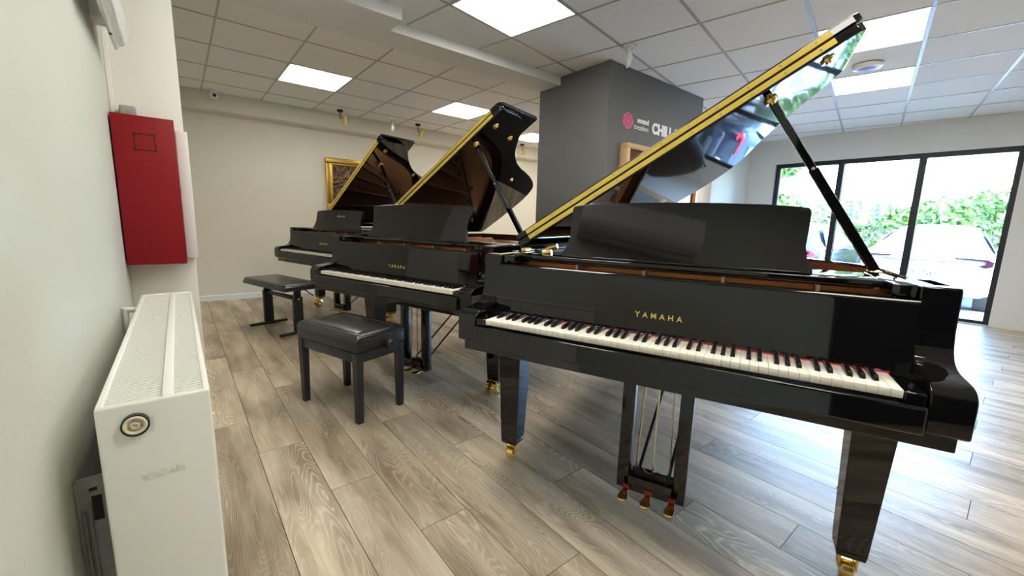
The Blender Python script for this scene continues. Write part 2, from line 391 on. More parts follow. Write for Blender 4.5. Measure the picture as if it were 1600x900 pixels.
box('window_sill', -.06, -.0005, WY0+.01, WY1-.01, .0, .012, 'white', wi)

# ceilings: mineral tiles on metal bars (front field is turned against the walls)
ce = struct(box('ceiling', XL-.2, XR+.2, YF-.2, YB+.2, ZC+.022, ZC+.30, 'slab'))
TH = math.radians(10.42)
def uv2xy(u, v): return (u*cos(TH)-v*sin(TH), u*sin(TH)+v*cos(TH))
DU, DV, U0, V0 = .6245, .605, 2.587, -.120
LEDS_UV = [(-1, 3), (2, 0), (4, 0), (-1, 0), (-3, 2), (-3, -1), (-1, -3), (2, -3)]
def led_panel(poly, label):
    cx = sum(p[0] for p in poly)/4; cy = sum(p[1] for p in poly)/4
    t = empty('led_panel', (cx, cy, ZC))
    loc = [(p[0]-cx, p[1]-cy) for p in poly]
    inn = [(p[0]*.958, p[1]*.958) for p in loc]
    n = 4; b = MB()
    vs_ = [(*p, .0) for p in loc]+[(*p, .0) for p in inn]+[(*p, .012) for p in loc]+[(*p, .012) for p in inn]
    b.add(vs_, [(i, (i+1) % 4, 4+(i+1) % 4, 4+i) for i in range(4)]+[(8+i, 8+(i+1) % 4, 12+(i+1) % 4, 12+i) for i in range(4)]+[(i, (i+1) % 4, 8+(i+1) % 4, 8+i) for i in range(4)]+[(4+i, 4+(i+1) % 4, 12+(i+1) % 4, 12+i) for i in range(4)])
    b.build('panel_frame', 'white', t, smooth=False)
    MB().prism(inn, 'z', .003, .010).build('diffuser', 'panel', t, smooth=False)
    tag(t, label, 'ceiling light', 'LED ceiling panels'); return t
LBL = {(-1, 3): 'largest square LED panel, lit in the ceiling left of the grey pillar',
       (2, 0): 'lit LED panel in the ceiling behind the raised tip of the nearest piano lid',
       (4, 0): 'lit LED panel in the ceiling beyond the round white ceiling device, towards the windows'}
cell = [(0.004, .004), (DU-.004, .004), (DU-.004, DV-.004), (.004, DV-.004)]
for i in range(-9, 11):
    for j in range(-9, 9):
        u, v = U0+i*DU, V0+j*DV
        poly = [uv2xy(u+a, v+b) for a, b in cell]
        if (i, j) in LEDS_UV and len(clip(poly, XL, XR, YF, 2.87)) == 4 and area(clip(poly, XL, XR, YF, 3.08)) > .3:
            led_panel(poly, LBL.get((i, j), 'lit LED panel in the front part of the ceiling, behind the viewpoint')); continue
        c = clip(poly, XL, XR, YF, 3.12)
        if len(c) < 3 or area(c) < .004: continue
        MB().prism(c, 'z', ZC+.003, ZC+.02).build('ceiling_tile', 'tile', ce, smooth=False)
def barline(p, q, wd, y1):
    d = Vector((q[0]-p[0], q[1]-p[1])).normalized(); nn = Vector((-d.y, d.x))*wd/2
    c = clip([(p[0]+nn.x, p[1]+nn.y), (p[0]-nn.x, p[1]-nn.y), (q[0]-nn.x, q[1]-nn.y), (q[0]+nn.x, q[1]+nn.y)], XL, XR, y1[0], y1[1])
    if len(c) > 2 and area(c) > .003: MB().prism(c, 'z', ZC-.001, ZC+.006).build('grid_bar', 'grid', ce, smooth=False)
for j in range(-9, 10): barline(uv2xy(-8, V0+j*DV), uv2xy(12, V0+j*DV), .021, (YF, 3.1))
for i in range(-9, 12): barline(uv2xy(U0+i*DU, -9), uv2xy(U0+i*DU, 9), .011, (YF, 3.1))
BX0, BDX, BYS = .331, .6, [3.30, 3.93, 4.565, 5.205, 5.82, 6.27]
LEDS_B = {(1, 2): 'lit LED panel in the rear ceiling nearest the security camera', (4, 2): 'lit LED panel in the rear ceiling directly above the tip of the middle piano lid', (7, 3): 'lit LED panel in the rear ceiling seen in the gap beside the grey pillar'}
for i in range(-1, 13):
    for j in range(5):
        x0, x1, y0, y1 = BX0+i*BDX+.004, BX0+(i+1)*BDX-.004, BYS[j]+.004, BYS[j+1]-.004
        p = [(x0, y0), (x1, y0), (x1, y1), (x0, y1)]
        if (i, j) in LEDS_B: led_panel(p, LEDS_B[(i, j)]); continue
        if (i, j) in ((10, 2), (9, 1)): led_panel(p, 'lit LED panel in the rear ceiling, hidden by the grey pillar'); continue
        c = clip(p, XL, XR, 3.3, 6.27)
        if len(c) > 2 and area(c) > .004: MB().prism(c, 'z', ZC+.003, ZC+.02).build('ceiling_tile', 'tile', ce, smooth=False)
for i in range(0, 13): barline((BX0+i*BDX, 3.2), (BX0+i*BDX, 6.3), .013, (3.3, 6.28))
for y in BYS[1:-1]: barline((-.5, y), (8, y), .011, (3.3, 6.28))

# ------------------------------------------------------------------ grand pianos
WHITE = [0, 2, 4, 5, 7, 9, 11]
def offset_line(pts, d):
    out = []
    for i, p in enumerate(pts):
        a, b = pts[max(i-1, 0)], pts[min(i+1, len(pts)-1)]
        t = Vector((b[0]-a[0], b[1]-a[1])).normalized(); out.append((p[0]-t.y*d, p[1]+t.x*d))
    return out
def piano(loc, ang, label, cfg):
    t = empty('grand_piano', (*loc, 0), math.radians(ang)); tag(t, label, 'piano', 'grand pianos')
    HX = cfg['hx']; bent = cfg['bent']; tail = bent[-1][1]
    right = smooth_line([(HX, .25), (HX, .5), *bent], 6)
    line = right+[(-HX+.05, tail), (-HX+.012, tail-.015), (-HX, tail-.05)]+[(-HX, tail-.05-(tail-.30)*k/8) for k in range(1, 9)]
    inner = offset_line(line, .045)
    inner[0] = (HX-.045, .25); inner[-1] = (-HX+.045, line[-1][1])
    n = len(line); RT, RB = .975, .655
    # case rim
    b = MB()
    vs_ = []
    for (x, y), (xi, yi) in zip(line, inner): vs_ += [(x, y, RB), (x, y, RT-.004), ((x*.93+xi*.07), (y*.93+yi*.07), RT), ((x*.07+xi*.93), (y*.07+yi*.93), RT), (xi, yi, RT-.004), (xi, yi, RB)]
    fs = []
    for i in range(n-1):
        for k in range(6): fs.append((i*6+k, i*6+(k+1) % 6, (i+1)*6+(k+1) % 6, (i+1)*6+k))
    fs += [tuple(range(6)), tuple((n-1)*6+k for k in range(6))]
    b.add(vs_, fs).build('rim', 'black', t)
    # wood lining inside the rim
    li = offset_line(line, .047); b = MB(); vs_ = []
    for x, y in li: vs_ += [(x, y, .82), (x, y, RT-.012)]
    lo = offset_line(line, .044)
    for x, y in lo: vs_ += [(x, y, .82), (x, y, RT-.012)]
    fs = []
    for i in range(n-1):
        fs += [(2*i, 2*i+2, 2*i+3, 2*i+1), (2*n+2*i, 2*n+2*i+1, 2*n+2*i+3, 2*n+2*i+2), (2*i+1, 2*i+3, 2*n+2*i+3, 2*n+2*i+1)]
    b.add(vs_, fs).build('inner_rim', cfg['veneer'], t)
    # soundboard, cast plate, strings
    MB().prism([p for p in inner if p[1] > .29]+[], 'z', .80, .82).build('soundboard', 'sound', t)
    ins = offset_line(line, .085); pl = [p for p in ins if p[1] > .30]
    pl = [(HX-.085, .235)]+pl+[(-HX+.085, .235)]
    MB().prism(pl, 'z', .905, .918).build('iron_plate', 'plate', t)
    st = MB()
    for k in range(5):
        x0 = -.5+.25*k; x1 = -.48+.13*k; yend = tail-.35-.30*max(0, k-1)*.55
        st.bar((x0, .50, .935), (x1, yend, .935), .022, .032)
    st.build('plate_strut', 'plate', t, bevel=.004)
    hb = MB()
    for k in range(7):
        hb.cyl((-.55+.13*k, tail-.28-.10*k*(1 if k > 2 else .3), .918), (-.55+.13*k, tail-.28-.10*k*(1 if k > 2 else .3), .9195), .028, n=14)
    stuff(hb.build('plate_hole', 'hole', t))
    sg = MB()
    for k in range(64):
        x = -.60+1.20*k/63; ye = min(tail-.20, 1.05+(tail-1.3)*(1-k/63)**.7+.05)
        sg.bar((x, .47, .932), (x*.72-.08, ye, .930), .0022, .0022)
    stuff(sg.build('strings', 'wire', t, smooth=False))
    tp = MB()
    for k in range(110):
        x = -.60+1.2*(k//2)/54; y = .345+.035*(k % 2)
        tp.cyl((x, y+.13, .918), (x, y+.13, .940), .0032, n=6)
    stuff(tp.build('tuning_pins', 'chrome', t))
    dm = MB()
    for k in range(60): dm.box(-.58+.0195*k-.006, -.58+.0195*k+.006, .60, .64, .93, .962)
    stuff(dm.build('dampers', 'black', t, smooth=False))
    MB().box(-HX+.09, HX-.09, .355, .455, .917, .944).build('plate_flange', 'plate', t, bevel=.006)
    for k in range(4):
        x = -.36+.27*k; box('pin_felt', x-.005, x+.005, .30, .40, .918, .9455, 'felt', t)
    # cheeks (arms)
    prof = [(.42, RT), (.205, RT), (.196, .968), (.193, .90), (.19, .855), (.178, .81), (.155, .782), (.12, .769), (.07, .764), (.035, .758), (.014, .744), (.005, .72), (.005, .64), (.015, .634), (.42, .634)]
    prof = [prof[0]]+smooth_line(prof[1:13], 3)+prof[13:]
    for s in (-1, 1):
        MB().prism(prof, 'x', s*(HX-.082), s*(HX+.0005)).build('cheek', 'black', t, bevel=.004)
    # keybed, key slip, key blocks
    MB().box(-HX+.012, HX-.012, .03, .62, .592, .634).build('keybed', 'black', t, bevel=.004)
    IX = HX-.083
    MB().box(-IX, IX, .02, .16, .634, .690).build('key_frame', 'dark', t)
    MB().box(-IX+.001, IX-.001, -.012, .006, .634, .706).build('key_slip', 'black', t, bevel=.007, seg=3)
    for s in (-1, 1):
        x0, x1 = sorted((s*.6145, s*(IX-.001)))
        kb = MB().box(x0, x1, .009, .150, .690, .733).build('key_block', 'black', t, bevel=.004)
        MB().lathe([(0, .745), (.005, .745), (.007, .742), (.008, .733), (0, .733)], (s*.637, .05, 0)).build('screw_cap', 'black', kb)
    # keys
    KW = 1.225/52
    wm = MB().box(-KW/2+.0005, KW/2-.0005, .007, .150, .714, .735); bkm = MB()
    bkm.add([(-.0068, .052, .733), (.0068, .052, .733), (.0068, .150, .733), (-.0068, .150, .733), (-.0050, .060, .7475), (.0050, .060, .7475), (.0050, .150, .748), (-.0050, .150, .748)],
            [(0,3,2,1),(4,5,6,7),(0,1,5,4),(1,2,6,5),(2,3,7,6),(3,0,4,7)])
    wp, bp = [], []; wi_ = 0
    for k in range(88):
        pc = (k+9) % 12
        if pc in WHITE: wp.append(-.6125+(wi_+.5)*KW); wi_ += 1
        else: bp.append(-.6125+wi_*KW+{1: -.0022, 3: .0022, 6: -.003, 8: 0, 10: .003}[pc])
    if cfg['keys'] == 'each':
        wme, bme = wm.mesh('white_key'), bkm.mesh('black_key')
        for x in wp: o = link('white_key', wme, 'ivory', t, bevel=.0008, seg=1, smooth=False); o.location.x = x
        for x in bp: o = link('black_key', bme, 'ebony', t, bevel=.0010, seg=2, smooth=False); o.location.x = x
    else:
        for nm, src, ps, m in (('white_keys', wm, wp, 'ivory'), ('black_keys', bkm, bp, 'ebony')):
            q = MB()
            for x in ps: q.add([(p[0]+x, p[1], p[2]) for p in src.v], src.f)
            stuff(q.build(nm, m, t, smooth=False))
    box('name_felt', -.616, .616, .1495, .1530, .720, .7385, 'redfelt', t)
    # fallboard with lettering
    fb = [(.1535, .7415), (.1560, .76), (.1625, .925), (.1650, .934), (.1710, .939), (.180, .939), (.187, .934), (.189, .925), (.182, .7415)]
    fo = MB().prism(fb, 'x', -IX+.002, IX-.002).build('fallboard', 'black', t)
    an = math.atan2(.1625-.156, .925-.76)
    if cfg['brand'] == 'Y':
        text('lettering', 'YAMAHA', .0265, 'brassflat', fo, frame_mtx((0, .1570, .796), (1, 0, 0), (0, sin(an), cos(an))), width=.158, extrude=.0008, space=1.75, offset=.0005)
    else:
        text('lettering', 'Bösendorfer', .036, 'brassflat', fo, frame_mtx((0, .1570, .812), (1, 0, 0), (0, sin(an), cos(an))), width=.17, extrude=.0008, shear=.3)
    # shelf with the music desk
    box('desk_shelf', -.60, .60, .262, .53, .954, .975, 'black', t, bevel=.004)
    for s in (-1, 1):
        x0, x1 = sorted((s*.604, s*(IX-.001))); box('shelf_block', x0, x1, .205, .56, .940, .9748, 'black', t, bevel=.003)
    DWb, DWt = cfg['desk']; Dh = cfg['deskh']; tl = math.radians(16)
    half = [(DWb, 0), (DWb-.004, .02), (DWb-.018, .045), (DWb-.026, .09), (DWb-.022, Dh*.6), (DWt, Dh*.88), (DWt-.006, Dh*.925), (DWt-.03, Dh*.945), (DWt*.7, Dh*.975), (DWt*.35, Dh*.995)]
    po = half+[(0, Dh)]+[(-x, h) for x, h in half[::-1]]
    b = MB(); nn = len(po)
    def DP(x, h, q): return (x, .300+h*sin(tl)+q*cos(tl), .976+h*cos(tl)-q*sin(tl))
    b.add([DP(x, h, 0) for x, h in po]+[DP(x, h, .016) for x, h in po], [tuple(range(nn)), tuple(range(nn, 2*nn))[::-1]]+[(i, (i+1) % nn, nn+(i+1) % nn, nn+i) for i in range(nn)])
    md = b.build('music_desk', 'black', t, bevel=.002)
    if cfg['brand'] == 'B':
        text('lettering', 'Bösendorfer', .034, 'galv', md, frame_mtx(DP(.06, Dh*.62, -.0012), (1, 0, 0), (0, sin(tl), cos(tl))), width=.15, extrude=.0005, shear=.3)
    box('desk_ledge', -DWb+.03, DWb-.03, .280, .306, .9755, .984, 'black', t, bevel=.002)
    # lid: main leaf, folded front leaf, brass hinge
    th = math.radians(cfg['lid']); X0, Z0 = -HX-.002, .985; y0 = cfg['y0']; LW = cfg['lw']
    def LP(wd, y, q): return (X0+wd*cos(th)-q*sin(th), y, Z0+wd*sin(th)+q*cos(th))
    def lidplate(name, poly, q0, q1, m, par, bevel=.004):
        k = len(poly); bb_ = MB()
        bb_.add([LP(a, c, q0) for a, c in poly]+[LP(a, c, q1) for a, c in poly], [tuple(range(k))[::-1], tuple(range(k, 2*k))]+[(i, (i+1) % k, k+(i+1) % k, k+i) for i in range(k)])
        return bb_.build(name, m, par, bevel=bevel)
    outer = offset_line(line, -.012)
    lp = [(x-X0, y) for x, y in outer if y > y0+.03]
    lp = [(0.005, y0), (LW-.02, y0), (LW-.002, y0+.02)]+[(min(a, LW), y) for a, y in lp]
    lp = [(max(a, .003), y) for a, y in lp]
    ld = lidplate('lid', lp, 0, .031, 'black', t)
    lidplate('lid_front_leaf', [(.012, y0+.002), (LW-.03, y0+.002), (LW+.004, y0+.02), (LW+.004, y0+.455), (.012, y0+.455)], .035, .064, 'black', t)
    for q0, q1 in ((.009, .0285), (.0375, .057)):
        lidplate('hinge_leaf', [(.075, y0-.003), (LW-.085, y0-.003), (LW-.085, y0+.0005), (.075, y0+.0005)], q0, q1, 'hinge', ld, bevel=0)
    kn = MB(); kn.cyl(LP(.078, y0-.001, .0330), LP(LW-.088, y0-.001, .0330), .0022, n=8); kn.build('hinge_knuckle', 'hole', ld)
    sc = MB()
    for k in range(12):
        for q in (.018, .048):
            a = .12+k*(LW-.25)/11; p = Vector(LP(a, y0-.003, q)); sc.cyl(p, p+Vector((0, -.0018, 0)), .0032, n=8)
    stuff(sc.build('hinge_screws', 'chrome', ld))
    dn = Vector((sin(th), 0, -cos(th)))
    for a, y in cfg['cups']:
        p = Vector(LP(a, y, 0)); c = MB().cyl(p, p+dn*.008, .024, .022, 12); c.cyl(p+dn*.008, p+dn*.016, .012, .010, 10); c.build('lid_buffer', 'brass', ld)
    # lid prop
    pb = Vector(cfg['prop0']); aw, ay = cfg['cup']; pt = Vector(LP(aw, ay, -.012)); mid = pb.lerp(pt, .60)
    MB().bar(pb, mid, .034, .022, (0, 1, 0)).build('prop_stick', 'black', t, bevel=.004)
    MB().bar(mid-(mid-pb).normalized()*.06, pt, .026, .018, (0, 1, 0)).build('prop_upper_stick', 'black', t, bevel=.003)
    MB().cyl(mid+Vector((0, -.02, 0)), mid+Vector((0, .02, 0)), .006, n=10).build('prop_pin', 'chrome', t)
    c = Vector(LP(aw, ay, 0)); MB().cyl(c, c+dn*.012, .026, .024, 14).cyl(c+dn*.012, c+dn*.022, .014, .012, 12).build('prop_cup', 'brass', ld)
    MB().box(pb.x-.02, pb.x+.02, pb.y-.03, pb.y+.03, .95, .968).build('prop_hinge', 'brass', t, bevel=.003)
    hg = MB()
    for y in (y0+.06, tail-.4):
        hg.box(-HX-.006, -HX+.02, y-.03, y+.03, .972, .984)
    hg.build('spine_hinge', 'brass', t)
    MB().cyl((-HX+.20, .40, .976), (-HX+.20, .40, 1.0), .010, n=12).cyl((-HX+.20, .40, .998), (-HX+.245, .405, 1.012), .007, .011, n=10).cyl((-HX+.18, .395, .976), (-HX+.22, .40, .983), .014, n=10).build('desk_lock', 'brass', t)
    # legs and casters
    lx, ly, lt = cfg['legs']; W0, W1 = cfg['legw']
    for x, y in ((-lx, ly), (lx, ly), (-.25, lt)):
        lg = empty('leg', (x, y, 0)); lg.parent = t
        bz = cfg['legz']
        ztop = .592 if y < .62 else .656
        MB().taper(0, 0, bz+.02, W0, ztop, W1).taper(0, 0, bz, W0*.93, bz+.0199, W0).build('leg_post', 'black', lg, bevel=.003)
        if cfg['caster'] == 'single':
            c = MB().box(-.026, .026, -.024, .024, bz-.010, bz+.001); c.box(-.026, -.018, -.018, .018, bz-.055, bz-.008); c.box(.018, .026, -.018, .018, bz-.055, bz-.008)
            c.build('caster_fork', 'brass', lg, bevel=.003)
            MB().cyl((-.0165, -.004, .0305), (.0165, -.004, .0305), .030, n=24).build('caster_wheel', 'brass', lg, bevel=.003)
        else:
            c = MB().taper(0, 0, bz-.004, W0*.80, bz+.018, W0*1.03); c.cyl((0, 0, bz-.03), (0, 0, bz), .016); c.bar((0, .02, bz-.02), (0, -.03, .055), .026, .03, (1, 0, 0))
            c.build('caster_fork', 'brass', lg, bevel=.003)
            for s in (-1, 1):
                MB().lathe([(0, -.015), (.030, -.015), (.046, -.010), (.046, .010), (.030, .015), (.012, .015), (0, .011)], (s*.026, -.028, .046), 'x', 24).build('caster_wheel', 'brass', lg)
    # pedal lyre
    ly0 = cfg['lyre']
    lr = empty('pedal_lyre', (0.018, ly0, 0)); lr.parent = t
    lzb = cfg['lyrez']
    for s in (-1, 1): box('lyre_post', s*.1005-.022, s*.1005+.022, -.028, .028, lzb, .592, 'black', lr, bevel=.003)
    box('lyre_box', -.0785, .0785, -.04, .045, lzb+.004, lzb+.062, 'black', lr, bevel=.003)
    for k in (-1, 0, 1):
        x = k*.082
        pd = MB()
        pts = [(.011, .03), (.010, -.04), (.012, -.055), (.018, -.078), (.019, -.095), (.015, -.108), (.006, -.114)]
        poly = [(x+a, y) for a, y in pts]+[(x-a, y) for a, y in pts[::-1]]
        pd.prism(poly, 'z', lzb-.004, lzb+.006); pd.build('pedal', 'brass', lr, bevel=.003)
        box('pedal_felt', x-.013, x+.013, -.047, -.0402, lzb+.010, lzb+.026, 'pedfelt', lr)
        MB().cyl((x*.75, .012, lzb+.03), (x*.6, .015, .592), .0035, n=8).build('pedal_rod', 'chrome', lr)
    for s in (-1, 1):
        MB().cyl((s*.055, .045, lzb+.05), (s*.055+.03, .80, .652), .0065, n=8).build('lyre_brace', 'steelblack', lr)
    return t

bent1 = [(.745, .80), (.733, .89), (.688, 1.0), (.605, 1.12), (.505, 1.27), (.425, 1.44), (.365, 1.60), (.30, 1.76), (.21, 1.90), (.06, 2.0), (-.15, 2.04), (-.45, 2.05)]
bent2 = [(.745, .74), (.725, .83), (.655, .93), (.54, 1.02), (.44, 1.12), (.345, 1.27), (.275, 1.45), (.22, 1.63), (.165, 1.78), (.08, 1.90), (-.06, 1.97), (-.25, 2.0), (-.5, 2.01)]
bent3 = [(.765, .78), (.745, .87), (.68, .97), (.58, 1.05), (.47, 1.16), (.37, 1.30), (.29, 1.48), (.23, 1.66), (.17, 1.82), (.08, 1.95), (-.06, 2.03), (-.25, 2.07), (-.5, 2.08)]
piano((1.122, .705), -68.63, 'nearest black grand piano, lid raised over the grey pillar sign, keyboard facing the radiator',
      dict(hx=.742, bent=bent1, veneer='mahog', keys='each', brand='Y', desk=(.432, .412), deskh=.236, lid=31.9, lw=1.474, y0=.50, cups=[(1.37, .60)],
           prop0=(.672, .745, .968), cup=(1.184, .67), legs=(.630, .285, 1.72), legw=(.080, .112), legz=.088, caster='single', lyre=.205, lyrez=.118))
piano((.936, 2.49), -72.37, 'middle black grand piano behind the square wooden bench, gold lettering, lid raised',
      dict(hx=.745, bent=bent2, veneer='mahogd', keys='joined', brand='Y', desk=(.470, .478), deskh=.245, lid=33, lw=1.512, y0=.575, cups=[(1.372, .661), (1.314, .90), (.9, 1.45)],
           prop0=(.675, .66, .968), cup=(1.183, .653), legs=(.60, .455, 1.70), legw=(.085, .135), legz=.075, caster='double', lyre=.30, lyrez=.085))
piano((1.04, 4.64), -74., 'farthest black grand piano at the rear wall, script lettering on its music desk',
      dict(hx=.757, bent=bent3, veneer='mahogd', keys='joined', brand='B', desk=(.44, .43), deskh=.215, lid=37, lw=1.562, y0=.57, cups=[(1.40, .70), (1.1, 1.3)],
           prop0=(.68, .70, .968), cup=(1.20, .76), legs=(.675, .48, 1.80), legw=(.085, .13), legz=.115, caster='double', lyre=.34, lyrez=.085))

# ------------------------------------------------------------------ benches
def cushion_mesh(hx, hy, z0, z1, inset, tuft=True):
    b = MB(); n = 24
    def ring(dx, dy, z, r):
        pts = []
        for cx, cy, a0 in ((hx-dx-r, hy-dy-r, 0), (-(hx-dx-r), hy-dy-r, 90), (-(hx-dx-r), -(hy-dy-r), 180), (hx-dx-r, -(hy-dy-r), 270)):
            for k in range(5):
                a = math.radians(a0+k*22.5); pts.append((cx+r*cos(a), cy+r*sin(a), z))
        return pts
    h = z1-z0
    rings = [ring(0, 0, z0, .012), ring(0, 0, z0+h*.25, .012), ring(.004, .004, z0+h*.5, .014), ring(inset*.45, inset*.45, z0+h*.82, .02), ring(inset, inset, z1-h*.02, .025), ring(inset*1.55, inset*1.55, z1-h*.10 if tuft else z1, .03), ring(inset*1.75, inset*1.75, z1-h*.22 if tuft else z1, .03), ring(inset*2.1, inset*2.1, z1-h*.10 if tuft else z1, .03), ring(inset*3.0, inset*3.0, z1, .03), ring(hx*.6, hy*.6, z1+.004, .01)]
    for r in rings: b.v += r
    k = 20
    for q in range(len(rings)-1):
        for i in range(k): b.f.append((q*k+i, q*k+(i+1) % k, (q+1)*k+(i+1) % k, (q+1)*k+i))
    b.f.append(tuple(range(k))[::-1]); b.f.append(tuple((len(rings)-1)*k+i for i in range(k)))
    return b
be = empty('piano_bench', (.747, 2.433, 0), math.radians(-71)); tag(be, 'square black wooden piano bench with padded leather seat and side knob', 'bench')
cushion_mesh(.278, .168, .462, .503, .022).build('seat_cushion', 'leather', be)
box('seat_box', -.275, .275, -.165, .165, .404, .4625, 'satin', be, bevel=.003)
for a in ((-.268, .268, -.160, -.140), (-.268, .268, .140, .160), (-.268, -.248, -.140, .140), (.248, .268, -.140, .140)):
    box('apron', *a, .345, .399, 'satin', be, bevel=.002)
for sx in (-1, 1):
    for sy in (-1, 1):
        MB().taper(sx*.250, sy*.144, 0, .034, .345, .043).taper(sx*.250, sy*.144, .345, .043, .399, .043).build('leg', 'satin', be, bevel=.003)
kn = MB().lathe([(0, .050), (.023, .050), (.029, .043), (.029, .018), (.023, .012), (.010, .010), (.010, -.004), (0, -.004)], (.275, .03, .418), 'x', 20); kn.build('height_knob', 'satin', be)

b2 = empty('adjustable_bench', (.7425, 4.52, 0), math.radians(-74)); tag(b2, 'black padded bench on two steel T-shaped legs near the rear wall', 'bench')
cushion_mesh(.415, .175, .432, .492, .02, False).build('seat_cushion', 'leather', b2)
for s in (-1, 1):
    x = s*.296
    foot = box('foot', x-.018, x+.018, -.18, .18, .0, .024, 'steelblack', b2, bevel=.004)
    box('leg', x-.020, x+.020, -.042, .042, .024, .352, 'steelblack', b2, bevel=.004)
    box('inner_post', x-.015, x+.015, -.030, .030, .352, .418, 'steelblack', b2, bevel=.003)
    box('seat_bracket', x-.020, x+.020, -.10, .10, .416, .432, 'steelblack', b2, bevel=.002)
    MB().lathe([(0, .027), (.010, .026), (.012, .020), (0, .020)], (x, 0, .335), 'x', 14).build('end_cap', 'chrome', b2)
box('crossbar', -.276, .276, -.020, .020, .318, .352, 'steelblack', b2, bevel=.004)
MB().cyl((.30, .07, .418), (.30, .155, .345), .006, n=8).build('lever', 'steelblack', b2)

# ------------------------------------------------------------------ radiator and things on the left wall
ra = empty('radiator', (0, 0, 0)); ra.location = (-.055, 1.5, .20); tag(ra, 'long white panel radiator with slotted top grille along the left wall', 'radiator')
def rb(name, x0, x1, y0, y1, z0, z1, m, bevel=.002): return box(name, x0+.055, x1+.055, y0-1.5, y1-1.5, z0-.20, z1-.20, m, ra, bevel=bevel)
RX0, RX1, RY0, RY1, RZ0, RZ1 = -.1295, .0215, .893, 2.09, .22, .80
rb('rear_panel', RX0+.003, RX0+.020, RY0+.012, RY1-.01, RZ0+.01, RZ1-.03, 'radi')
rb('middle_panel', -.055, -.038, RY0+.012, RY1-.01, RZ0+.01, RZ1-.03, 'radi')
fp = MB().box(RX1-.018+.055, RX1-.004+.055, RY0+.012-1.5, RY1-.01-1.5, .005, RZ1-.2-.03)
ny = 34
for k in range(ny):
    y = RY0+.03+k*(RY1-RY0-.06)/(ny-1)-1.5
    fp.prism([(RX1-.004+.055, y-.011), (RX1+.002+.055, y-.007), (RX1+.002+.055, y+.007), (RX1-.004+.055, y+.011)], 'z', .03, RZ1-.2-.06)
fp.build('front_panel', 'radi', ra)
rb('side_cover', RX0, RX1, RY0, RY0+.012, RZ0, RZ1, 'radi', .004)
rb('side_cover', RX0, RX1, RY1-.012, RY1, RZ0, RZ1, 'radi', .004)
rb('grille_edge', RX0, RX0+.010, RY0+.012, RY1-.012, RZ1-.030, RZ1-.001, 'radi', .002)
rb('grille_edge', RX1-.010, RX1, RY0+.012, RY1-.012, RZ1-.030, RZ1-.001, 'radi', .002)
rb('grille_bar', -.046, -.030, RY0+.012, RY1-.012, RZ1-.012, RZ1+.0008, 'radi', .002)
rb('grille_tray', RX0+.010, RX1-.010, RY0+.012, RY1-.012, RZ1-.026, RZ1-.022, 'radg', 0)
gs = MB(); k = 0; y = RY0+.018
while y < RY1-.016:
    gs.box(RX0+.010+.055, -.046+.055, y-1.5, y+.0058-1.5, RZ1-.016-.2, RZ1-.003-.2); gs.box(-.030+.055, RX1-.010+.055, y-1.5, y+.0058-1.5, RZ1-.016-.2, RZ1-.003-.2); y += .0098
stuff(gs.build('grille_slats', 'radi', ra, smooth=False))
for x in (-.075, -.012): rb('grille_clip', x-.006, x+.006, 1.60, 1.612, RZ1-.004, RZ1+.002, 'radi', .001)
vy = RY0-1.5
MB().lathe([(0, .003), (.0165, .003), (.0185, -.001), (.0185, -.012), (.0160, -.012), (.0160, -.003), (0, -.003)], (-.0815+.055, vy, .7645-.2), 'y', 28).build('valve_ring', 'dark', ra)
MB().lathe([(0, -.004), (.0150, -.004), (.0158, -.0125), (.0140, -.0145), (.0110, -.012), (.0100, -.006), (0, -.006)], (-.0815+.055, vy, .7655-.2), 'y', 28).build('valve_cup', 'cream', ra)
MB().lathe([(.0, -.005), (.0072, -.005), (.0066, -.0135), (.0040, -.0145), (.0035, -.011), (0, -.011)], (-.0815+.055, vy, .7655-.2), 'y', 6).build('hex_plug', 'cream', ra)
text('embossed_lettering', 'PEKPAN', .017, 'radi', ra, frame_mtx((-.053+.055, vy-.0001, .660-.2), (1, 0, .04), (-.04, 0, 1)), width=.062, extrude=.0016, offset=.0002)
MB().lathe([(0, .003), (.003, .003), (.003, -.004), (0, -.004)], (RX1+.002+.055, RY0+.016-1.5, .745-.2), 'x', 10).build('bleed_screw', 'radi', ra)
pp = MB().tube([(RX0+.002, 2.03, .755), (-.176, 2.03, .755)], .010).tube([(-.176, 2.03, .765), (-.176, 2.03, -.002)], .010); pp.build('radiator_pipe', 'white')
tag(bpy.data.objects['radiator_pipe'], 'thin white heating pipe at the far end of the radiator by the wall', 'pipe')
gp = empty('metal_plate', (-.157, 1.03, 0)); tag(gp, 'scuffed grey galvanised metal plate wedged between radiator and left wall', 'metal plate')
box('plate_face', -.030, .024, 0, .004, .002, .624, 'galv', gp); box('edge_flange', -.0302, -.026, -.004, .40, .002, .620, 'galv', gp)
box('rib', -.0225, -.019, -.010, 0, .002, .560, 'galv', gp, bevel=.001); box('rib', -.0145, -.0115, -.010, 0, .002, .575, 'galv', gp, bevel=.001)
box('slot', -.010, .004, -.0012, .0, .535, .585, 'hole', gp); box('slot', -.012, -.001, -.0012, 0, .596, .602, 'hole', gp)

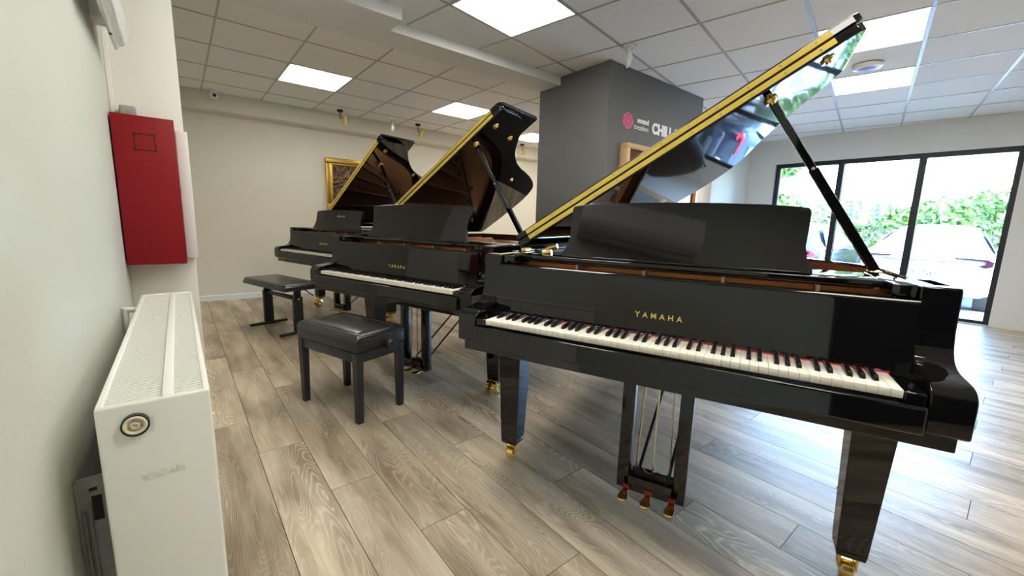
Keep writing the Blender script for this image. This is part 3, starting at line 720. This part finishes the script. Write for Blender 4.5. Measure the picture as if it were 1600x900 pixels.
rc = empty('fire_cabinet', (-.0815, 2.40, .884)); tag(rc, 'red steel wall cabinet with a dashed square cut-out on the white pier', 'cabinet')
box('cabinet_body', -.1010, .1010, .016, .150, 0, .624, 'red', rc, bevel=.002); box('cabinet_door', -.1015, .1015, 0, .016, -.001, .625, 'red', rc, bevel=.003)
dq = [(-.036, -.004, .549, .553), (.004, .034, .549, .553), (-.036, -.008, .484, .488), (-.002, .034, .484, .488)]
for a, b_, c, d in dq: box('cut_line', a, b_, -.0012, .0002, c, d, 'hole', rc)
for x in (-.036, .031):
    box('cut_line', x, x+.004, -.0012, .0002, .522, .553, 'hole', rc); box('cut_line', x, x+.004, -.0012, .0002, .484, .514, 'hole', rc)
MB().cyl((.1015, .03, .33), (.106, .03, .33), .006, n=12).build('cabinet_lock', 'chrome', rc)
wb = empty('distribution_box', (.043, 2.46, .905)); tag(wb, 'narrow white steel box on the pier edge beside the red cabinet', 'box')
box('box_body', -.020, .020, .008, .090, 0, .568, 'pinkw', wb, bevel=.003); box('box_lid', -.022, .022, 0, .0085, -.002, .570, 'pinkw', wb, bevel=.003)
gb = empty('junction_box', (-.13, 2.49, 1.509)); tag(gb, 'small grey plastic box standing on top of the red cabinet', 'junction box')
box('box_body', -.026, .026, 0, .06, 0, .050, 'galv', gb, bevel=.004); box('box_cover', -.024, .024, -.006, 0, .003, .047, 'galv', gb, bevel=.002)
MB().box(-.1875, -.172, 2.534, 2.5495, 1.51, 1.86).build('cable_duct', 'pier', None, bevel=.002)
tag(bpy.data.objects['cable_duct'], 'thin white cable duct running up the wall corner above the red cabinet', 'cable duct')
lf = empty('wall_lamp', (XL, 2.12, 1.745)); tag(lf, 'shiny white plastic light fitting high on the left wall above the radiator', 'light fitting')
MB().prism([(.046, .0), (.058, -.003), (.061, .010), (.062, .21), (.040, .215)], 'y', -.30, .26).build('lamp_base', 'gloss', lf, bevel=.005); box('wall_bracket', .0, .0455, .10, .20, .06, .16, 'white', lf)
MB().prism([(.050, .002), (.080, .018), (.092, .05), (.094, .11), (.088, .17), (.070, .205), (.050, .21)], 'y', -.285, .245).build('diffuser', 'clear', lf, bevel=.004)
MB().cyl((.053, .05, -.007), (.053, .05, .004), .005, n=8).build('test_button', 'dark', lf)
ac = empty('air_conditioner', (XL, .78, 1.83)); tag(ac, 'white split air conditioner high on the left wall, mirrored in the nearest music desk', 'air conditioner')
MB().prism([(0, .0), (.10, -.005), (.165, .03), (.200, .075), (.205, .13), (.200, .27), (.17, .295), (0, .30)], 'y', -.46, .46).build('housing', 'gloss', ac, bevel=.006)
MB().prism([(.115, -.004), (.162, .024), (.157, .030), (.110, .003)], 'y', -.40, .40).build('air_louvre', 'dark', ac)
MB().prism([(.128, -.004), (.172, .026), (.169, .030), (.125, .000)], 'y', -.395, .395).build('louvre_blade', 'gloss', ac)

# ------------------------------------------------------------------ ceiling and wall fittings
def spot(x, y, lab, aim):
    s = empty('spotlight', (x, y, ZC)); tag(s, lab, 'spotlight', 'brass spotlights along the rear ceiling')
    MB().lathe([(0, 0), (.038, 0), (.038, -.022), (.034, -.026), (0, -.026)]).build('mount', 'dark', s)
    MB().cyl((0, 0, -.024), (0, 0, -.105), .006, n=8).cyl((0, 0, -.105), (.045, -.01, -.105), .006, n=8).build('stem', 'dark', s)
    a = Vector(aim).normalized(); c = Vector((.05, -.01, -.125))
    MB().cyl(c-a*.06, c+a*.06, .030, n=18).build('spot_barrel', 'brassflat', s)
    MB().cyl(c+a*.0605, c+a*.062, .024, n=18).build('lens', 'felt', s)
spot(1.81, 6.0, 'brass spotlight on a black stem, leftmost along the rear wall', (.15, .3, -1))
spot(2.94, 6.0, 'brass spotlight on a black stem between the two far piano lids', (-.35, .3, -1))
spot(5.06, 6.08, 'brass spotlight seen in the gap between the middle piano lid and grey pillar', (.1, .3, -1))
cc = empty('security_camera', (.442, 6.15, ZC)); tag(cc, 'small white security camera with dark lens at the top of the rear wall', 'camera')
MB().lathe([(0, 0), (.045, 0), (.045, -.02), (0, -.02)]).build('mount', 'white', cc)
MB().lathe([(0, .0), (.030, -.004), (.044, -.03), (.044, -.06), (.03, -.085), (0, -.092)], (0, 0, -.014), n=18).build('dome', 'white', cc)
MB().lathe([(0, -.048), (.018, -.046), (.021, -.03), (0, -.03)], (.005, 0, -.062), 'y', 16).build('lens', 'dark', cc)
dt = empty('motion_detector', (2.56, 6.05, ZC)); tag(dt, 'small white motion detector on the rear ceiling between two spotlights', 'detector')
box('bracket', -.02, .02, -.02, .02, -.03, 0, 'white', dt, bevel=.003); MB().prism([(-.020, -.03), (.018, -.03), (.012, -.15), (-.012, -.155)], 'x', -.024, .024).build('sensor_body', 'gloss', dt, bevel=.004)
d2 = empty('motion_detector', (2.915, 2.20, ZC)); tag(d2, 'white wedge-shaped motion detector on the ceiling in front of the grey pillar corner', 'detector')
MB().lathe([(0, 0), (.055, 0), (.05, -.014), (0, -.014)]).build('mount', 'gloss', d2); MB().cyl((0, 0, -.012), (0, .0, -.06), .018, n=12).build('bracket', 'white', d2)
MB().prism([(-.02, -.05), (.012, -.045), (.022, -.10), (.0, -.165), (-.016, -.155)], 'y', -.03, .03).build('sensor_body', 'gloss', d2, bevel=.006)
d2.rotation_euler.z = -.6
ap = empty('ceiling_device', (4.70, 1.07, ZC)); tag(ap, 'round white dome-shaped device with a bluish centre on the ceiling', 'ceiling device')
MB().lathe([(0, -.002), (.105, -.002), (.108, -.012), (.10, -.026), (.075, -.036), (.07, -.036), (0, -.036)], n=32).build('housing', 'gloss', ap)
MB().lathe([(.071, -.034), (.05, -.044), (0, -.047)], n=28).build('lens', 'blue', ap)  # centre in a bluish colour

pa = empty('framed_relief', (1.70, 6.43, 1.225)); tag(pa, 'ornate brown relief picture in a gilded frame on the rear wall', 'picture')
PWd, PHt = 1.02, .715
for nm, a in (('frame_rail', (0, PWd, 0, .075)), ('frame_rail', (0, PWd, PHt-.075, PHt)), ('frame_rail', (0, .075, .075, PHt-.075)), ('frame_rail', (PWd-.075, PWd, .075, PHt-.075))):
    box(nm, a[0], a[1], -.045, -.001, a[2], a[3], 'gold', pa, bevel=.012, seg=3)
for a in ((.075, PWd-.075, .075, .095), (.075, PWd-.075, PHt-.095, PHt-.075), (.075, .095, .095, PHt-.095), (PWd-.095, PWd-.075, .095, PHt-.095)):
    box('frame_slip', a[0], a[1], -.030, -.001, a[2], a[3], 'gold', pa, bevel=.003)
rel = box('relief_panel', .095, PWd-.095, -.018, -.001, .095, PHt-.095, 'carved', pa)
sc = MB(); random.seed(3)
def spiral(cx, cz, r, tr, s, r0):
    return [(cx+s*r*(1-k/22)*cos(k*.5+r0), -.020, cz+r*(1-k/22)*sin(k*.5+r0)) for k in range(20)]
for cx, cz, r, s, r0 in ((.20, .55, .055, 1, 1), (.38, .58, .05, -1, 2), (.56, .53, .055, 1, 4), (.75, .57, .05, -1, 0), (.21, .40, .06, -1, 3), (.40, .42, .055, 1, .5), (.60, .38, .06, -1, 1.5), (.80, .42, .05, 1, 2.5), (.19, .24, .055, 1, 5), (.36, .26, .06, -1, 1), (.55, .22, .055, 1, 2), (.74, .25, .06, -1, 4), (.86, .20, .04, 1, 0), (.28, .15, .04, 1, 2), (.47, .13, .035, -1, 1), (.66, .13, .035, 1, 3)):
    sc.tube(spiral(cx, cz, r, 0, s, r0), .007, n=6)
stuff(sc.build('carved_scrolls', mat('carved_gilt_wood', (.30, .165, .07), .35, metal=.3, var=.3, vscale=20), pa))

wf = empty('wall_panel', (3.235, 2.475, .86)); tag(wf, 'glossy brown panel in a deep light-wood frame on the grey pillar', 'wall panel')
for a in ((0, 1.33, 0, .045), (0, 1.33, .945, .99), (0, .045, .045, .945), (1.285, 1.33, .045, .945)): box('frame_rail', a[0], a[1], -.085, -.001, a[2], a[3], 'pine', wf, bevel=.002)
box('inner_panel', .045, 1.285, -.055, -.001, .045, .945, 'brownp', wf)

sg = empty('wall_sign', (3.319, 2.475, 2.06)); tag(sg, 'pink emblem with white lettering sound creation CHILL ZONE on the grey pillar', 'sign')
hp = [(.083*cos(math.radians(90+8+k*360/7)), .076*sin(math.radians(90+8+k*360/7))) for k in range(7)]
MB().prism(hp, 'y', -.006, -.0005).build('emblem', 'pink', sg, smooth=False)
for r in (.066, .045, .025):
    b = MB(); n = 7; o = [(r*cos(math.radians(98+k*360/n+r*300)), r*sin(math.radians(98+k*360/n+r*300))) for k in range(n)]; i_ = [(p[0]*(1-.0105/r), p[1]*(1-.0105/r)) for p in o]
    b.add([(p[0], -.0068, p[1]) for p in o+i_], [(k, (k+1) % n, n+(k+1) % n, n+k) for k in range(n)]); b.add([(p[0], -.0058, p[1]) for p in o+i_], [(k, (k+1) % n, n+(k+1) % n, n+k) for k in range(n)])
    b.build('emblem_ring', 'pinkd', sg, smooth=False)
FX, FZ = (1, 0, 0), (0, 0, 1)
text('lettering', 'sound', .068, 'lett', sg, frame_mtx((.243, -.0025, .012), FX, FZ), width=.185, extrude=.0015, offset=.0022)
text('lettering', 'creation', .068, 'lett', sg, frame_mtx((.216, -.0025, -.052), FX, FZ), width=.235, extrude=.0015)
text('lettering', 'CHILL ZONE', .135, 'lett', sg, frame_mtx((.396, -.0025, -.048), FX, FZ), width=.80, extrude=.0015, offset=.0075, align='LEFT')

# charcoal beanbag in the window corner (only its reflection shows in the nearest lid)
bb_ = MB().lathe([(0, .0), (.34, .0), (.44, .08), (.45, .22), (.36, .42), (.24, .60), (.14, .72), (.05, .77), (0, .775)], n=28)
bg_ = empty('beanbag', (6.35, 2.45, 0)); tag(bg_, 'charcoal fabric beanbag on the floor in the window corner', 'beanbag')
bb_.v = [(x*(1+.05*sin(5*z+x*6))+.10*max(0, z-.3), y*(1+.05*cos(4*z+y*5)), z) for x, y, z in bb_.v]
bb_.build('bag', 'bean', bg_); MB().tube([(.12, 0, .77), (.14, .03, .81), (.12, .06, .77)], .010).build('strap', 'bean', bg_)

# ------------------------------------------------------------------ outside
GZ = -.25
g = MB().box(XR+.222, 80, -60, 60, GZ-.3, GZ).build('street_ground', 'asphalt', smooth=False); struct(g)
struct(box('kerb', 15.2, 15.45, -30, 40, GZ, GZ+.14, 'conc'))
def car(x, y, paint, label, plate):
    c = empty('car', (x, y, GZ)); tag(c, label, 'car', 'cars parked outside the window')
    W = .90
    # stations along the length from the rear: s, half width, z low, belt z, roof z, roof half width
    S = [(0.02, .70, .42, .86, .88, .68), (.06, .82, .34, .92, .94, .74), (.16, .88, .28, .96, .985, .77), (.36, .90, .24, .98, 1.07, .70), (.75, .905, .22, .98, 1.30, .62), (1.15, .91, .22, .98, 1.46, .58), (1.7, .915, .22, .97, 1.52, .57), (2.3, .915, .22, .95, 1.50, .57), (2.75, .91, .22, .93, 1.36, .58), (3.2, .90, .22, .92, 1.08, .63), (3.5, .89, .23, .90, .95, .68), (4.0, .86, .26, .82, .86, .70), (4.35, .78, .32, .70, .74, .62), (4.5, .60, .40, .58, .62, .50)]
    b = MB(); K = None
    for s, hw, zl, zb, zr, rw in S:
        zm = (zl+zb)/2
        half = [(hw*.86, zl), (hw*.97, zl+.06), (hw, zm), (hw*.985, zb-.05), (hw*.95, zb), (rw+(hw*.95-rw)*.15, zb+(zr-zb)*.72), (rw*.92, zr-(zr-zb)*.06), (rw*.5, zr+.012), ]
        r = half+[(-a, z) for a, z in half[::-1]]; K = len(r)
        b.v += [(s, a, z) for a, z in r]
    for i in range(len(S)-1):
        for k in range(K): b.f.append((i*K+k, i*K+(k+1) % K, (i+1)*K+(k+1) % K, (i+1)*K+k))
    b.f += [tuple(range(K)), tuple((len(S)-1)*K+k for k in range(K))]
    body = b.build('car_body', paint, c)
    # glazing just proud of the body
    gl = MB(); gl.add([(.40, -.60, 1.105), (.40, .60, 1.105), (1.10, .50, 1.462), (1.10, -.50, 1.462), (.385, -.60, 1.11), (.385, .60, 1.11), (1.09, .50, 1.478), (1.09, -.50, 1.478)], [(0,1,2,3),(4,7,6,5),(0,4,5,1),(1,5,6,2),(2,6,7,3),(3,7,4,0)])
    gl.build('rear_window', 'cglass', c, smooth=False)
    for s in (-1, 1):
        pts = [(.85, .845, 1.03), (3.0, .845, .99), (2.62, .625, 1.36), (1.25, .625, 1.42)]
        q = MB(); q.add([(p[0], s*p[1], p[2]) for p in pts]+[(p[0], s*(p[1]+.012), p[2]+.004) for p in pts], [(0,1,2,3),(4,7,6,5),(0,4,5,1),(1,5,6,2),(2,6,7,3),(3,7,4,0)]); q.build('side_window', 'cglass', c, smooth=False)
        tl = MB().prism([(s*.42, .955), (s*.80, .945), (s*.875, .90), (s*.86, .82), (s*.78, .80), (s*.70, .835), (s*.78, .86), (s*.80, .90), (s*.74, .925), (s*.42, .935)], 'x', -.004, .13); tl.build('tail_lamp', 'tail' if plate else 'tail2', c, smooth=False)
        for sx in (.80, 3.62):
            wl = MB().lathe([(0, -.10), (.20, -.10), (.31, -.09), (.33, -.06), (.33, .06), (.31, .09), (.20, .10), (0, .10)], (sx, s*.80, .33), 'y', 28); wh = wl.build('wheel', 'tyre', c)
            MB().lathe([(0, .004), (.05, .01), (.20, .0), (.21, -.02), (0, -.02)], (sx, s*.80+s*.103, .33), 'y', 20).build('alloy_rim', 'alloy', wh)
            MB().cyl((sx, s*.70, .34), (sx, s*.921, .34), .385, n=28).build('wheel_arch', 'tyre', c)
        box('mirror', 2.72, 2.86, min(s*.92, s*1.08), max(s*.92, s*1.08), .98, 1.10, paint, c, bevel=.02)
    box('rear_bumper', -.04, .10, -.78, .78, .36, .56, paint, c, bevel=.03); box('bumper_insert', -.05, .05, -.60, .60, .26, .38, 'tyre', c, bevel=.02)
    box('tailgate_seam', -.001, .02, -.55, .55, .875, .885, 'tyre', c)
    if plate:
        p = box('number_plate', -.058, -.045, -.26, .26, .60, .725, 'platew', c, bevel=.003)
        box('plate_border', -.0595, -.058, -.256, .256, .604, .610, 'plateb', p); box('plate_border', -.0595, -.058, -.256, .256, .715, .721, 'plateb', p)
        box('plate_border', -.0595, -.058, -.256, -.250, .604, .721, 'plateb', p); box('plate_border', -.0595, -.058, .250, .256, .604, .721, 'plateb', p)
        box('plate_strip', -.0592, -.058, .205, .250, .610, .715, 'euro', p)
        text('lettering', plate, .105, 'plateb', p, frame_mtx((-.0595, -.025, .625), (0, -1, 0), (0, 0, 1)), width=.41, extrude=.0008, offset=.001)
        box('plate_recess', -.047, .03, -.62, .62, .56, .80, paint, c, bevel=.02)
    else:
        box('number_plate', -.055, -.045, -.26, .26, .62, .73, 'platew', c, bevel=.003)
    return c
car(10.45, 1.17, 'carw', 'white car parked outside the window, rear number plate 201SND', '201SND')
car(10.0, 3.55, 'carb', 'dark blue car parked outside, partly seen through the left window pane', None)

def leaves(n, sampler, size):
    b = MB()
    for _ in range(n):
        p = Vector(sampler()); a = Vector((random.gauss(0, 1), random.gauss(0, 1), random.gauss(0, 1))).normalized(); c = a.orthogonal().normalized(); d = a.cross(c)
        s = size*random.uniform(.6, 1.4)
        b.add([p-c*s*.5, p+d*s*.32, p+c*s*.6, p-d*s*.32], [(0, 1, 2, 3)])
    return b
random.seed(11)
def hedge(y0, y1, label):
    h = empty('hedge', (16.6, (y0+y1)/2, GZ)); tag(h, label, 'hedge', 'clipped hedge sections behind the parked cars')
    L_ = (y1-y0)/2
    def smp():
        f = random.random(); x = random.uniform(-.55, .55); y = random.uniform(-L_, L_); z = random.uniform(.05, 1.50)+.10*sin(3*y)
        if f < .5: x = -.55+abs(random.gauss(0, .08))
        elif f < .8: z = 1.5+.10*sin(3*y)-abs(random.gauss(0, .07))
        return (x, y, z)
    stuff(leaves(4200, smp, .13).build('foliage', 'leaf', h, smooth=False, raw=True))
    MB().box(-.46, .46, -L_, L_, .0, 1.34).build('branches', 'bark', h, smooth=False)
hedge(-7.5, -.2, 'clipped green hedge beyond the white car, seen in the right window pane'); hedge(-.1, 4.6, 'clipped green hedge behind the parked cars, seen in the middle window pane'); hedge(4.7, 11, 'clipped green hedge beyond the dark blue car, seen in the left window pane')
def tree(x, y, h, r, m, label, trunk=.16, n=3600, ls=.30, low=.30):
    t = empty('tree', (x, y, GZ)); tag(t, label, 'tree', 'trees across the street')
    tk = MB().cyl((0, 0, -.05), (.1, .05, h*.45), trunk, trunk*.75, 12); tk.cyl((.1, .05, h*.45), (-.1, .2, h*.85), trunk*.75, trunk*.25, 10)
    for k in range(6):
        a = k*1.05+x; z = h*(.35+.08*k); tk.cyl((.08, .05, z), (r*.6*cos(a), r*.6*sin(a), z+h*.18), trunk*.35, trunk*.1, 8)
    tk.build('trunk', 'bark', t)
    blobs = [(random.gauss(0, r*.45), random.gauss(0, r*.45), random.uniform(h*low, h*.95), random.uniform(r*.28, r*.5)) for _ in range(16)]
    def smp():
        bx, by, bz, br = random.choice(blobs); v = Vector((random.gauss(0, 1), random.gauss(0, 1), random.gauss(0, 1))).normalized()*br*random.uniform(.55, 1.05)
        return (bx+v.x, by+v.y, bz+v.z*.8)
    stuff(leaves(n, smp, ls).build('foliage', m, t, smooth=False, raw=True))
tree(20.5, 7.45, 5.2, 1.2, 'leaf2', 'tall tree with pale trunk filling the left window pane', .30)
tree(33, 7.0, 3.1, 2.4, 'leaf3', 'broad pale green tree across the street behind the traffic signal')
tree(27, 3.2, 2.7, 1.6, 'leaf2', 'bushy green tree across the street left of the thick mullion')
tree(33, .6, 3.3, 2.3, 'leaf2', 'bushy green tree across the street right of the thick mullion')
tree(23, -.9, 4.4, 1.3, 'leaf2', 'leaning dark-trunked tree in the right window pane', .22)
tree(38, 12.8, 3.6, 2.6, 'leaf3', 'broad pale green tree across the street beyond the left pane')
tree(33, -5.4, 4.0, 2.4, 'leaf3', 'pale green tree at the right edge of the window view')
tree(41, 4.2, 3.9, 2.6, 'leaf3', 'pale green tree farthest behind the street railing')
rl = empty('guard_rail', (24, 2, GZ)); tag(rl, 'low grey metal railing along the far side of the street', 'railing')
for z in (.95, 1.20): box('rail', -.03, .03, -14, 16, z, z+.09, 'rail', rl)
for k in range(-13, 16, 2): box('post', -.04, .04, k-.04, k+.04, 0, 1.25, 'rail', rl)
ts = empty('traffic_light', (22, 4.35, GZ)); tag(ts, 'traffic signal on a pale pole across the street, seen through the middle pane', 'traffic light')
MB().cyl((0, 0, 0), (0, 0, 4.4), .11, .09, 14).build('pole', 'pole', ts)
for yy in (.42, -.42):
    hd = box('signal_head', -.12, .10, yy-.13, yy+.13, 1.85, 2.45, 'signal', ts, bevel=.03)
    for z in (1.96, 2.15, 2.34): MB().cyl((-.122, yy, z), (-.18, yy, z), .07, .075, 14, caps=False).build('visor', 'signal', hd)
    box('bracket', -.03, .03, min(0, yy), max(0, yy), 2.12, 2.18, 'dark', ts)
